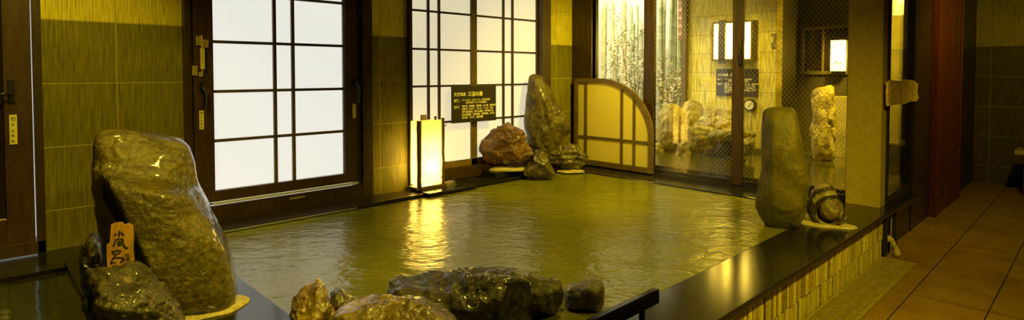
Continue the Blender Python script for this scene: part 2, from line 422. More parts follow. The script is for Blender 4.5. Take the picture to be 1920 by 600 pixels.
# mosaic face of the basin: two courses of upright strips
b = MB(); x = 1.6; rr = random.Random(3)
while x < 5.3:
    w = rr.choice([.022, .03, .036, .045]); b.box(x, min(x+w-.003, 5.3), 1.236-rr.uniform(0, .008), 1.262, .148, .334, .002); x += w
x = 1.6
while x < 5.3:
    w = rr.choice([.03, .04, .05, .06]); b.box(x, min(x+w-.003, 5.3), 1.24-rr.uniform(0, .007), 1.262, .004, .143, .002); x += w
b.box(5.42, 5.47, 1.234, 1.262, .004, .334, .002); b.box(5.474, 5.54, 1.236, 1.262, .004, .334, .002); b.box(5.544, 5.60, 1.233, 1.262, .004, .334, .002)
k = NT('gold_brown_strip_mosaic'); xx, yy, zz, v = k.xyz()
wn = k.noise(k.comb(k.math('MULTIPLY', xx, 26.0), 0.0, k.math('MULTIPLY', k.math('GREATER_THAN', zz, .146), 5.3)), 1.0, 2)
nz = k.noise(v, 40, 4); rib = k.noise(k.comb(k.math('MULTIPLY', xx, 220.0), 0.0, k.math('MULTIPLY', zz, 14.0)), 1.0, 2)
colr = k.ramp(k.math('ADD', k.math('MULTIPLY', wn, .8), k.math('MULTIPLY', nz, .2)), [(.36, (.16, .11, .01)), (.5, (.55, .45, .05)), (.64, (.78, .66, .11))])
k.bsdf(colr, .32, k.bump(rib, .4, .004), 0, .5)
S(b.build('mosaic_face', k.m), 'gold brown upright strip mosaic on the pool side below the coping', 'tile')
b = MB(); b.box(5.605, 5.66, 1.205, 1.262, 0, .334, .003)
S(b.build('trim_1', DARKM), 'black metal corner post at the end of the pool side', 'trim')

# deck boards on the window ledge ------------------------------------
b = MB()
for i in range(4): b.box(.62, 3.14, 4.275+i*.068, 4.325+i*.068, .362, .385, .004)
S(b.build('deck', WOODH), 'dark slatted boards on the ledge below the first window', 'deck')
b = MB()
for i in range(4): b.box(3.52, 5.1, 4.275+i*.068, 4.325+i*.068, .362, .392, .004)
b.box(3.95, 5.42, 4.34, 4.59, .392, .452, .006)
S(b.build('rock_ledge', BLACKG), 'low black ledge under the paper window carrying the rocks', 'ledge')
S(MB().box(1.12, 2.34, 4.256, 4.27, .362, .376, .003).build('trim_2', simple('steel_edge', (.6, .58, .45), .25, .1, 30, 0, metal=.9)), 'thin bright metal edge strip on the ledge below the first window', 'trim')

# ------------------------------------------------------------------ door at far left
d1 = thing('door_1', 'dark wooden glazed door at the far left edge', 'door', (.1, 4.6, .37), kind='structure')
b = MB(); b.box(.335, .378, 4.535, 4.66, .37, 2.5, .004); b.box(-.9, .378, 4.535, 4.66, .37, .45, .004); b.box(-.9, .378, 4.535, 4.66, 2.25, 2.5)
b.build('frame', WOODD, d1)
b = MB(); b.box(.198, .33, 4.56, 4.62, .45, 2.25, .004); b.box(-.8, .198, 4.56, 4.62, .45, .6, .004); b.box(-.85, -.74, 4.56, 4.62, .45, 2.25, .004)
b.build('sash', WOODF, d1)
MB().box(-.74, .2, 4.585, 4.6, .6, 2.25).build('glass_pane', PANED, d1)
MB().box(-.74, .2, 4.57, 4.584, .592, .602).build('glazing_bead', SIGNT, d1)
h = MB(); c = on_y(20, 170, 4.556); h.box(c.x-.014, c.x+.018, 4.545, 4.558, c.z-.07, c.z+.07, .003)
ho = h.build('handle', DARKM, d1)
MB().tube([(c.x, 4.55, c.z-.02), (c.x, 4.515, c.z-.02), (c.x-.03, 4.51, c.z-.018), (c.x-.10, 4.51, c.z-.022)], [.010, .009, .009, .007], 10).build('lever', DARKM, ho, True)
def sticker(px, py, hgt, Y, parent, wid=.030):
    c = on_y(px, py, Y)
    s = MB().box(c.x-wid/2, c.x+wid/2, Y-.002, Y+.004, c.z-hgt/2, c.z+hgt/2).build('label', STICK, parent); s['label'] = 'small yellow instruction sticker'
    text_part('lettering', [('引', -wid*.36, hgt*.30, wid*.75, .0006), ('戸', -wid*.26, hgt*.12, wid*.42, .0002), ('冷', -wid*.3, -hgt*.08, wid*.42, .0002), ('開', -wid*.3, -hgt*.24, wid*.42, .0002), ('閉', -wid*.3, -hgt*.42, wid*.42, .0002)], INKB, s, (c.x, Y-.0025, c.z), (1, 0, 0), (0, 0, 1), .0004)
sticker(25, 243, .178, 4.552, d1, .036)

# ------------------------------------------------------------------ window one (frosted casement)
def win_pane(mb, x0, x1, z0, z1, y): mb.box(x0, x1, y, y+.012, z0, z1)
w1 = thing('window_1', 'large frosted window with brown muntins between two tiled wall panels', 'window', (1.9, 4.6, .37), kind='structure')
b = MB(); b.box(1.165, 1.205, 4.53, 4.66, .37, 2.6, .004); b.box(2.56, 2.66, 4.54, 4.66, .37, 2.6, .004); b.box(1.165, 2.66, 4.545, 4.66, .37, .50, .004)
b.box(1.205, 1.225, 4.575, 4.66, .5, 2.6); b.box(2.52, 2.56, 4.575, 4.66, .5, 2.6); b.box(1.165, 2.66, 4.54, 4.66, 2.42, 2.6)
b.build('window_frame', WOODD, w1)
b = MB(); b.box(1.225, 1.358, 4.56, 4.63, .525, 2.42, .004); b.box(2.405, 2.515, 4.56, 4.63, .525, 2.42, .004); b.box(1.358, 2.405, 4.56, 4.63, .525, .606, .004); b.box(1.358, 2.405, 4.56, 4.63, 2.35, 2.42)
b.build('sash', WOODF, w1)
b = MB(); win_pane(b, 1.35, 2.41, .60, 2.36, 4.60); b.build('pane', PANE1, w1)
b = MB()
for xa in (1.815, 1.962): b.box(xa-.0125, xa+.0125, 4.578, 4.605, .606, 2.35, .002)
for z in (.974, 1.34, 1.708, 2.074): b.box(1.358, 2.405, 4.580, 4.604, z-.011, z+.011, .002)
b.box(2.398, 2.418, 4.575, 4.6, .606, 2.35)
b.build('muntins', WOODM, w1)
MB().box(1.34, 2.52, 4.55, 4.562, .506, .522, .002).build('drip_rail', simple('aluminium_rail', (.8, .8, .74), .3, .05, 30, 0, metal=.6), w1)
# latch hardware on the left stile
b = MB(); c = on_y(378, 100, 4.55)
b.box(c.x-.035, c.x+.002, 4.545, 4.562, c.z+.055, c.z+.125, .003); b.box(c.x-.005, c.x+.045, 4.535, 4.555, c.z+.04, c.z+.10, .004)
b.box(c.x-.065, c.x-.028, 4.545, 4.565, c.z-.16, c.z-.09, .003); b.box(c.x-.02, c.x+.006, 4.545, 4.56, c.z-.17, c.z-.135, .003)
b.tube([(c.x, 4.54, c.z+.13), (c.x, 4.54, c.z-.15)], .006, 8)
lt = b.build('latch', BRASS, w1); lt['label'] = 'brass bolt latch'
MB().box(c.x-.014, c.x+.014, 4.522, 4.542, c.z-.115, c.z+.035, .004).build('bolt', simple('pale_brass', (.78, .66, .28), .35, .1, 30, 0, metal=.4), lt)
def casement_handle(px, py, hgt, parent, nm='handle'):
    c = on_y(px, py, 4.55); z0, z1 = c.z-hgt/2, c.z+hgt/2
    o = MB().box(c.x-.014, c.x+.010, 4.548, 4.563, z1-.07, z1, .004).build(nm, DARKM, parent)
    MB().tube([(c.x, 4.55, z1-.03), (c.x+.004, 4.515, z1-.035), (c.x+.010, 4.505, z1-.06), (c.x+.016, 4.505, (z0+z1)/2), (c.x+.012, 4.51, z0)], [.010, .011, .013, .012, .008], 10).build('grip', DARKM, o, True)
casement_handle(377, 178, .18, w1); casement_handle(665, 170, .22, w1)
sticker(378, 225, .135, 4.554, w1); sticker(664, 208, .125, 4.554, w1)
MB().box(1.9, 2.03, 4.535, 4.548, .462, .474, .002).build('sill_catch', BRASS, w1)

# ------------------------------------------------------------------ window two (shoji pair)
w2 = thing('window_2', 'pair of shoji style paper windows behind the dark notice board', 'window', (4, 4.6, .45), kind='structure')
b = MB(); b.box(3.062, 3.094, 4.56, 4.66, .40, 2.6, .003); b.box(4.855, 5.0, 4.53, 4.66, .40, 2.6, .004); b.box(3.07, 5.0, 4.555, 4.66, .40, .52, .004); b.box(3.07, 5.0, 4.55, 4.66, 2.42, 2.6)
b.build('window_frame', WOODD, w2)
for (xa, xb, v1, v2, y) in ((3.094, 3.915, 3.302, 3.431, 4.585), (3.84, 4.852, 4.314, 4.452, 4.60)):
    s = MB(); s.box(xa, xa+(.02 if xa < 3.5 else .06), y, y+.035, .52, 2.42, .002); s.box(xb-(.078 if xa < 3.5 else .02), xb, y, y+.035, .52, 2.42, .002)
    s.box(xa, xb, y, y+.035, .52, .585, .002); s.box(xa, xb, y, y+.035, 2.36, 2.42)
    so = s.build('sash', WOODM if xa < 3.5 else WOODF, w2)
    p = MB(); p.box(xa+.01, xb-.01, y+.02, y+.03, .58, 2.37); p.build('pane', PANE2, so)
    m = MB()
    for q in (v1, v2): m.box(q-.0125, q+.0125, y+.001, y+.022, .585, 2.36, .002)
    for z in (.986, 1.347, 1.706, 2.074): m.box(xa+.02, xb-.02, y+.002, y+.021, z-.010, z+.010, .002)
    m.build('muntins', WOODF, so)

# ------------------------------------------------------------------ wooden corner posts on the back wall
b = MB(); b.box(5.46, 5.60, 4.30, 4.75, .37, 2.75, .004)
S(b.build('trim_3', WOODD), 'dark wooden corner post between the paper window wall and the glass wall', 'trim')

# ------------------------------------------------------------------ glazed wall
XG = 5.5
w3 = thing('window_3', 'sliding wired glass wall between the pool and the outdoor bath', 'window', (XG, 3, .37), kind='structure')
b = MB(); b.box(XG-.03, XG+.06, 1.54, 4.32, .336, .388, .003); b.box(XG-.02, XG+.05, 1.54, 4.32, 2.55, 2.75)
b.build('track', DARKM, w3)
b = MB(); b.box(XG-.02, XG+.05, 4.30, 4.44, .38, 2.6, .003); jb = b.build('jamb', WOODM, w3)
b = MB(); b.box(XG-.035, XG+.02, 3.448, 3.575, .385, 2.6, .004); b.build('stile', WOODD, w3)
b = MB(); b.box(XG-.04, XG+.0, 2.457, 2.564, .385, 2.6, .004); st = b.build('stile', WOODD, w3)
b = MB(); b.box(XG-.06, XG-.035, 2.462, 2.50, 1.56, 1.66, .004); b.tube([(XG-.05, 2.47, 1.66), (XG-.075, 2.455, 1.70), (XG-.075, 2.45, 1.80)], [.012, .011, .007], 8)
b.build('lock_lever', DARKM, st)
b = MB(); b.box(XG-.02, XG+.03, 1.535, 1.556, .385, 2.6, .002); b.build('stile', DARKM, w3)
b = MB(); b.box(XG-.015, XG+.02, 1.556, 4.30, .386, .425, .003); b.build('bottom_rail', DARKM, w3)
MB().box(XG+.003, XG+.011, 3.575, 4.30, .42, 2.56).build('glass_pane', GLASS, w3)
MB().box(XG-.012, XG-.004, 2.564, 3.448, .42, 2.56).build('glass_pane', GLASSW, w3)
MB().box(XG+.003, XG+.011, 1.556, 2.457, .42, 2.56).build('glass_pane', GLASSW, w3)

# pillar and corridor side
S(MB().box(5.42, 5.575, 1.282, 1.536, .37, 2.75, .004).build('pillar', PILLARM), 'bronze brown square pillar at the right end of the glass wall', 'pillar')
w4 = thing('window_4', 'narrow glass panel right of the bronze pillar with a lamp seen behind', 'window', (6, 1.27, .37), kind='structure')
b = MB(); b.box(5.577, 5.605, 1.265, 1.31, .37, 2.75, .003); b.box(6.38, 6.44, 1.255, 1.33, 0, 2.75, .003); b.box(5.605, 6.38, 1.262, 1.33, 0, .45, .003); b.box(5.605, 6.38, 1.262, 1.33, 2.6, 2.75)
b.build('window_frame', DARKM, w4)
MB().box(5.605, 6.38, 1.285, 1.293, .45, 2.6).build('glass_pane', GLASS, w4)
S(MB().box(6.442, 7.15, 1.262, 1.36, 0, 2.75, .004).build('door_2', WOODD), 'plain dark wooden door panel right of the narrow glass', 'door')
b = MB(); b.box(8.56, 9.94, 1.262, 1.4, 0, 2.75)
S(b.build('wall_corridor', WOODD), 'dark wooden wall between slatted screen and end wall', 'wall')
S(MB().box(5.68, 6.45, 1.21, 1.258, .30, .345, .005).build('trim_4', BLACKG), 'low black sill rail past the end of the pool side', 'trim')

sc = thing('slatted_screen', 'red brown wooden screen of upright slats beside the corridor', 'screen', (7.8, 1.24, 0))
MB().box(7.17, 8.55, 1.262, 1.30, 0, 2.74).build('back_panel', WOODH, sc)
b = MB(); b.box(7.16, 7.30, 1.20, 1.262, 0, 2.74, .004); b.box(8.50, 8.55, 1.20, 1.262, 0, 2.74, .004); b.box(7.30, 8.50, 1.205, 1.262, 0, .12, .004); b.box(7.30, 8.50, 1.205, 1.262, 2.62, 2.74)
b.build('frame', REDWOOD, sc)
for i in range(6):
    xx = 7.40+i*.185
    MB().box(xx, xx+.11, 1.207, 1.25, .12, 2.62, .004).build('slat', REDWOOD, sc)

# ================================================================== OUTSIDE
b = MB(); b.box(5.56, 8.9, 1.34, 7.2, 0, .335); b.box(7.36, 8.9, 2.8, 7.2, .335, .5, .01); b.box(6.76, 8.9, 1.34, 2.8, .335, .42, .01); b.box(5.56, 5.625, 1.34, 5.62, .335, .455, .004); b.box(5.625, 7.36, 5.61, 7.2, .335, .5)
S(b.build('terrace', simple('dark_terrace_stone', (.07, .057, .006), .12, .4, 12, .1)), 'dark stone terrace around the outdoor bath', 'terrace')
b = MB(); b.box(5.626, 7.355, 2.802, 5.6, .336, .45); b.box(5.626, 6.755, 1.345, 2.802, .336, .45)
tag(b.build('outdoor_water', WATERO), 'dark golden reflective water of the bath beyond the glass wall', 'water', None, 'stuff')
b = MB(); b.box(7.5, 7.7, 2.945, 4.19, .5, 2.75)
S(b.build('wall_outdoor', TILEO), 'cream ribbed tile wall behind the outdoor rocks', 'wall')
S(MB().box(7.44, 7.50, 4.17, 4.24, .5, 2.75, .004).build('trim_5', WOODM), 'brown wooden edge post left of the cream tile wall', 'trim')
DIMW = simple('brown_plaster', (.05, .038, .006), .7, .2, 6, .1)
b = MB(); b.box(7.7, 8.3, 2.945, 3.0, .42, 2.75); b.box(8.2, 8.3, 2.22, 3.0, .42, 2.75)
S(b.build('wall_recess', DIMW), 'dim brown wall around the dark outdoor window', 'wall')
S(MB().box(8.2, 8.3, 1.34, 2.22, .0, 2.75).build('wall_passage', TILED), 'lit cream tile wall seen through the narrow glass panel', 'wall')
b = MB(); b.box(7.9, 8.19, 1.9, 2.47, .42, 1.18, .006)
S(b.build('partition', simple('tan_plaster', (.30, .24, .06), .6, .2, 8, .1)), 'low tan partition beside the rough stone post outside', 'partition')
S(MB().box(5.58, 8.3, 1.30, 4.24, 2.76, 2.85).build('ceiling_outdoor', CEIL), 'roof over the outdoor bath', 'ceiling')
S(MB().box(8.75, 8.85, 4.0, 7.4, .5, 3.6).build('wall_garden', WHITEW), 'pale wall behind the bamboo', 'wall')
S(MB().box(5.6, 8.85, 7.2, 7.3, .3, 3.2).build('wall_garden_side', WHITEW), 'pale side wall of the bamboo garden', 'wall')

# dark outdoor window with a frame
w5 = thing('window_5', 'dark window with light wooden frame in the recess outside', 'window', (8.2, 2.6, 1.4), kind='structure')
b = MB()
for (a0, a1, z0, z1) in ((2.30, 2.88, 2.05, 2.085), (2.30, 2.88, 1.455, 1.50), (2.845, 2.88, 1.5, 2.05), (2.60, 2.625, 1.5, 2.05)): b.box(8.165, 8.2, a0, a1, z0, z1, .003)
b.build('window_frame', simple('tan_frame', (.13, .10, .015), .5, .2, 10, .05), w5)
MB().box(8.18, 8.199, 2.30, 2.845, 1.5, 2.05).build('glass_pane', PANED, w5)

# reddish lattice panel in the garden
lp = thing('lattice_panel', 'reddish brown lattice panel hanging at the top beside bamboo', 'lattice', on_x(1280, 70, 7.9))
b = MB(); p0 = on_x(1271, 75, 7.9); p1 = on_x(1286, 0, 7.9)
b.box(7.9, 7.93, p1.y, p0.y, p0.z, 2.7, .003); b.build('frame', simple('rust_wood', (.30, .13, .05), .6, .3, 12, .1), lp)
for i in range(5):
    z = p0.z+.06+i*.12
    MB().box(7.885, 7.9, p1.y+.01, p0.y-.01, z, z+.05, .002).build('slat', simple('pale_rust_wood', (.5, .33, .17), .6, .3, 12, .1) if i == 0 else bpy.data.materials['pale_rust_wood'], lp)

# bamboo
bf = thing('bamboo_fence', 'row of tall weathered bamboo poles against the pale garden wall', 'bamboo', (8.2, 5.4, .5))
rb = random.Random(11); y = 4.34; i = 0
while y < 6.5:
    r = rb.uniform(.024, .040); X = 8.15+rb.uniform(-.12, .12); top = rb.choice([2.7, 2.7, 2.6, 2.3, 2.1]) if y > 5.0 else 2.72
    m = MB(); z = .5; pts = []; rs = []; lx = rb.uniform(-.03, .03)
    while z < top:
        seg = rb.uniform(.2, .3); t = (z-.5)/2.2
        for dz, k in ((0, 1.0), (.008, 1.12), (.016, 1.0), (.03, .95)): pts.append((X, y+lx*t, z+dz)); rs.append(r*k)
        z += seg
    pts.append((X, y+lx, top)); rs.append(r*.93)
    m.tube(pts, rs, 10).build('bamboo_pole', rb.choice([BAMB, BAMB, BAMB2, BAMB3] if y > 5 else [BAMB2, BAMB, BAMB2]), bf, True)
    y += r*2+rb.uniform(.0, .035)+(.02 if y > 5 else .0); i += 1

def leaf_cloud(pts, n, size, seed, spread, elong=2.2):
    r = random.Random(seed); bm = bmesh.new()
    for i in range(n):
        c = Vector(r.choice(pts))+Vector((r.gauss(0, spread), r.gauss(0, spread), r.gauss(0, spread)))
        a = Vector((r.gauss(0, 1), r.gauss(0, 1), r.gauss(0, .6))).normalized(); bb = a.cross(Vector((r.gauss(0, 1), r.gauss(0, 1), r.gauss(0, 1)))).normalized(); nn = a.cross(bb)
        l = size*r.uniform(.7, 1.3); w = l/elong
        vs = [bm.verts.new(q) for q in (c, c+a*l*.45+bb*w*.5+nn*l*.06, c+a*l, c+a*l*.45-bb*w*.5+nn*l*.06)]
        bm.faces.new([vs[0], vs[1], vs[2]]); bm.faces.new([vs[0], vs[2], vs[3]])
    m = MB(); m.bm.free(); m.bm = bm; return m
def shrub(name, label, base, tops, n, size, leafm, seed, spread):
    t = thing(name, label, 'shrub', base); r = random.Random(seed); nodes = []
    tr = MB()
    for tp in tops:
        a = Vector(base); e = Vector(tp); pts = []
        for k in range(9):
            f = k/8; p = a.lerp(e, f)+Vector((r.gauss(0, .015), r.gauss(0, .02), 0))*(1 if 0 < k < 8 else 0); pts.append(p)
            if f > .22: nodes.append(p)
        tr.tube(pts, [.012*(1-.75*k/8) for k in range(9)], 6)
        for k in range(3, 9):
            for s in range(2):
                q = pts[k]+Vector((r.uniform(-.12, .12), r.uniform(-.16, .16), r.uniform(.02, .14))); tr.tube([pts[k], (pts[k]+q)/2+Vector((0, 0, .015)), q], [.004, .003, .002], 5); nodes += [q, (pts[k]+q)/2]
    tr.build('branches', TWIG, t)
    leaf_cloud(nodes, n, size, seed, spread).build('foliage', leafm, t)
    return t
by = on_x(1180, 230, 7.45)
shrub('leafy_shrub', 'tall pale leafed shrub in front of the bamboo behind the arched screen', (7.45, by.y, .5),
      [(7.45, on_x(1165, 10, 7.45).y, 2.3), (7.4, on_x(1200, 40, 7.4).y, 2.05), (7.5, on_x(1150, 90, 7.5).y, 1.85), (7.45, on_x(1185, 70, 7.45).y, 1.95), (7.4, on_x(1150, 130, 7.4).y, 1.6), (7.5, on_x(1208, 110, 7.5).y, 1.7)], 950, .06, LEAF, 5, .05)
by = on_x(1258, 230, 7.75)
shrub('dry_grass_shrub', 'low straw coloured twiggy bush in front of the green bamboo', (7.75, by.y, .5),
      [(7.75, on_x(q, h, 7.75).y, on_x(q, h, 7.75).z) for q, h in ((1235, 145), (1245, 120), (1255, 150), (1266, 135), (1278, 155), (1284, 165), (1240, 175))], 700, .06, LEAF2, 9, .04)

# outdoor rocks ------------------------------------------------------
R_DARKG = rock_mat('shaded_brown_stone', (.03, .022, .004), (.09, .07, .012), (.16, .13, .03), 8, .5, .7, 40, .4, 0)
OR = [
 ('dome shaped pale boulder outside directly right of the first glass stile', [(1230,240),(1233,215),(1242,200),(1258,195),(1274,199),(1284,215),(1285,240),(1284,262),(1282,285),(1236,285),(1231,262)], (6.8,4.02), .2),
 ('upright rounded cream rock right behind the dome boulder, against the outdoor tile wall', [(1279,226),(1279,205),(1284,192),(1295,185),(1308,187),(1316,197),(1319,215),(1320,240),(1319,288),(1280,288)], (7.28,3.98), .13),
 ('flat cream slab rock below the outdoor notice, highest of the pile', [(1306,224),(1320,210),(1345,205),(1368,210),(1380,222),(1376,236),(1340,242),(1310,236)], (7.31,3.58), .10),
 ('broad cream slab rock in the middle of the outdoor pile', [(1296,236),(1315,223),(1350,219),(1380,227),(1394,238),(1390,252),(1345,258),(1300,252)], (7.04,3.49), .10),
 ('rounded cream rock at the front left of the outdoor pile', [(1287,250),(1292,238),(1308,232),(1328,234),(1340,246),(1340,264),(1338,290),(1292,290),(1288,264)], (6.74,3.55), .12),
 ('long smooth cream rock at the front right of the outdoor pile', [(1327,256),(1338,243),(1365,239),(1395,239),(1412,246),(1417,254),(1406,264),(1385,268),(1345,266)], (6.70,3.12), .13),
 ('dark low rock at the base of the outdoor pile under the long smooth rock', [(1334,292),(1338,268),(1365,258),(1392,262),(1400,292)], (6.80,3.22), .12),
 ('small whitish rock wedged on top of the long smooth rock outside', [(1341,238),(1350,227),(1365,227),(1373,236),(1373,262),(1342,262)], (6.85,3.3), .07),
 ('small pale stone beneath the outdoor thermometer at the end of the pile', [(1390,292),(1391,264),(1404,257),(1413,264),(1416,292)], (6.62,2.9), .08),
 ('small pale stone at the foot of the dome boulder, left side', [(1222,296),(1224,274),(1234,267),(1244,273),(1248,296)], (6.56,4.05), .07),
 ('small white stone at the foot of the dome boulder, right side', [(1264,296),(1268,273),(1280,267),(1290,274),(1296,296)], (6.56,3.68), .07)]
for i, (lb, ol, bs, dp) in enumerate(OR):
    rock('garden_rock', lb, R_DARKG if lb.startswith('dark') else R_CREAM, ol, bs, dp, .336, seed=20+i, amp=.03, freq=6, cuts=8, cutd=.76, boxy=.7, ico=5, group='rocks of the outdoor pile')
sp = rock('standing_stone', 'rough hewn tan stone post standing outside behind the wired glass', R_TAN, [(1521,172),(1527,165),(1560,161),(1565,168),(1564,190),(1568,210),(1565,235),(1567,260),(1564,297),(1563,303),(1523,304),(1522,270),(1519,240),(1524,215),(1521,195)], (7.5,2.38), .13, .42, seed=41, amp=.02, freq=12, cuts=4, cutd=.8, boxy=.55, ridge=.03)

# outdoor notice, lamp, thermometer, switch
def notice(name, label, P, xd, wdt, hgt, dep):
    """P: top-left corner of the face; xd: reading direction"""
    xd = Vector(xd); nd = xd.cross(Vector((0, 0, 1)))
    t = thing(name, label, 'notice', P+xd*wdt/2-Vector((0, 0, hgt)))
    a = [P, P+xd*wdt, P+xd*wdt-Vector((0, 0, hgt)), P-Vector((0, 0, hgt))]
    MB().prism(a, -nd*dep, .002).build('board', SIGNB, t)
    s = hgt
    L = [('天然温泉', .05*s, -.26*s, .105*s, .0012), ('三州の湯', .54*s, -.265*s, .135*s, .0016),
         ('泉質：', .05*s, -.42*s, .085*s, .0010), ('ナトリウム・カルシウム－塩化物温泉', .33*s, -.405*s, .061*s, .0005), ('（低張性弱アルカリ性高温泉）', .42*s, -.475*s, .061*s, .0004),
         ('効能：', .05*s, -.60*s, .085*s, .0010)]
    for i, tx in enumerate(['神経痛、筋肉痛、関節痛、五十肩、運動麻痺', '関節のこわばり、うちみ、くじき、痔疾', '慢性消化器病、慢性皮膚病、慢性婦人病', '病後回復期、疲労回復、健康増進、冷え性', '切り傷、やけど、虚弱児童']):
        L.append((tx, .33*s, (-.575-.078*i)*s, .064*s, .0005))
    text_part('lettering', L, SIGNT, t, P+nd*.001, xd, (0, 0, 1), .0008)
    return t
notice('notice_board', 'dark notice board with cream Japanese lettering hung before the paper windows', Vector((3.536, 4.52, 1.342)), (1, 0, 0), .587, .368, .02)
notice('notice_board', 'dark notice board on the cream outdoor wall below the wall lamp', Vector((7.47, 3.728, 1.528)), (0, -1, 0), .566, .36, .02)
b = MB();
hb = [o for o in bpy.data.objects if o.name == 'notice_board'][0]
for xx in (3.60, 4.06): MB().tube([(xx, 4.535, 1.34), (xx, 4.57, 1.36)], .004, 6).build('hanger', DARKM, hb)

wl = thing('wall_lamp', 'glowing square paper wall lamp with brown frame above the outdoor notice', 'lamp', (7.5, 3.45, 1.63))
MB().box(7.35, 7.48, 3.195, 3.715, 1.655, 2.135).build('lamp_shade', LAMPW, wl)
b = MB()
for (a0, a1, z0, z1) in ((3.182, 3.728, 2.13, 2.155), (3.182, 3.728, 1.633, 1.66), (3.182, 3.205, 1.66, 2.13), (3.705, 3.728, 1.66, 2.13)): b.box(7.335, 7.5, a0, a1, z0, z1, .003)
b.build('frame', WOODM, wl)
MB().box(7.30, 7.34, 3.526, 3.622, 1.60, 2.17, .003).build('slat', WOODD, wl)  # dark strip stands in for the lantern post's reflection, not part of the lamp
th = thing('thermometer', 'round dial thermometer with dark rim hung on the cream outdoor wall', 'thermometer', (7.5, 3.255, 1.05))
def disc(mb, c, r, x0, x1, seg=32):
    mb.prism([(x0, c[0]+r*math.cos(2*math.pi*i/seg), c[1]+r*math.sin(2*math.pi*i/seg)) for i in range(seg)], (x1-x0, 0, 0))
b = MB(); disc(b, (3.255, 1.055), .078, 7.44, 7.499); b.build('rim', DARKM, th)
b = MB(); disc(b, (3.255, 1.055), .060, 7.434, 7.441); dl = b.build('dial', simple('ivory_dial', (.8, .76, .5), .4, .05, 30, 0), th)
b = MB(); b.prism([(7.432, 3.275, 1.032), (7.432, 3.268, 1.026), (7.432, 3.22, 1.08), (7.432, 3.224, 1.086)], (.0015, 0, 0)); b.build('needle', INK, dl)
b = MB()
for i in range(16):
    a = math.pi*(.5-.8)+i*math.pi*1.6/15*1; b.box(7.432, 7.434, 3.255+.052*math.cos(a+1.2)-.002, 3.255+.052*math.cos(a+1.2)+.002, 1.055+.052*math.sin(a+1.2)-.002, 1.055+.052*math.sin(a+1.2)+.002)
b.build('ticks', INK, dl)
MB().tube([(7.47, 3.25, .98), (7.46, 3.245, .9), (7.46, 3.25, .75), (7.45, 3.24, .55)], .009, 8).build('cable', simple('pale_cable', (.6, .55, .3), .5, .1, 20, 0), th, True)
sw = thing('wall_switch', 'small metal switch plate at the right edge of the cream outdoor wall', 'switch', (7.49, 2.955, 1.8))
MB().box(7.47, 7.499, 2.95, 3.0, 1.80, 1.98, .004).build('plate', simple('dull_metal', (.3, .26, .1), .4, .1, 20, 0, metal=.5), sw)
MB().box(7.455, 7.472, 2.965, 2.988, 1.86, 1.93, .003).build('rocker', STICK, sw)

lm = thing('paper_lantern', 'tall paper lantern with leaf motifs hanging by the dark outdoor window', 'lantern', (8.12, 2.41, 1.5))
MB().box(8.06, 8.16, 2.335, 2.485, 1.50, 1.89, .004).build('lamp_shade', LAMPW, lm)
def leaf_flat(mb, y, z, l, a, X=8.058):
    ca, sa = math.cos(a), math.sin(a); pts = []
    for t in range(12):
        q = 2*math.pi*t/12; u = l*math.cos(q)/2; w = l*.5*math.sin(q)/2*(1-.4*math.cos(q)); pts.append((X, y+u*ca-w*sa, z+u*sa+w*ca))
    mb.prism(pts, (.0015, 0, 0))
OLV = simple('olive_print', (.3, .26, .03), .6, .1, 20, 0)
for q in ((2.42, 1.615, .04, .5), (2.375, 1.595, .035, -.4), (2.40, 1.69, .02, 0), (2.395, 1.665, .016, 0)): b = MB(); leaf_flat(b, *q); b.build('leaf_motif', OLV, lm)
MB().box(8.05, 8.165, 2.33, 2.49, 1.89, 1.90).build('cap', DARKM, lm); MB().box(8.05, 8.165, 2.33, 2.49, 1.49, 1.50).build('base', DARKM, lm); MB().tube([(8.11, 2.41, 1.9), (8.11, 2.41, 2.0), (8.19, 2.41, 2.0)], .006, 6).build('hook', DARKM, lm)

wl2 = thing('wall_sconce', 'bright paper sconce high on the wall behind the narrow glass panel', 'lamp', (8.2, 1.74, 2.15))
MB().box(8.10, 8.185, 1.66, 1.80, 2.17, 2.55, .01).build('lamp_shade', LAMPW, wl2)
MB().box(8.09, 8.2, 1.65, 1.81, 2.55, 2.57, .003).build('cap', WOODD, wl2)

# driftwood board in front of the narrow glass
pts = [(1663,199),(1662,176),(1663,154),(1672,150),(1690,152),(1700,149),(1714,151),(1722,158),(1720,172),(1723,184),(1719,190),(1706,191),(1698,195),(1680,196),(1672,198)]
P3 = []
for q in pts: p = on_y(q[0]+(3 if q[0] < 1670 else 0), q[1], 1.238); P3.append(p)
o = MB().prism(P3, (0, .018, 0), .003).build('driftwood_board', DRIFT, None, False, origin=P3[0])
tag(o, 'wavy edged driftwood board mounted across the narrow glass panel', 'board')

# bench at the right
bn = thing('wooden_bench', 'pale topped wooden bench at the right edge by the dark tile wall', 'bench', (9.2, .5, 0))
b = MB(); pz = on_x(1902, 282, 9.2); b.box(9.2, 9.6, -.6, pz.y, pz.z-.05, pz.z, .006); b.build('seat', simple('pale_bench_wood', (.42, .30, .09), .4, .2, 8, .1), bn)
for (xa, ya) in ((9.25, pz.y-.14), (9.5, pz.y-.14), (9.25, -.5), (9.5, -.5)): MB().box(xa, xa+.06, ya, ya+.06, 0, pz.z-.05, .004).build('leg', WOODD, bn)

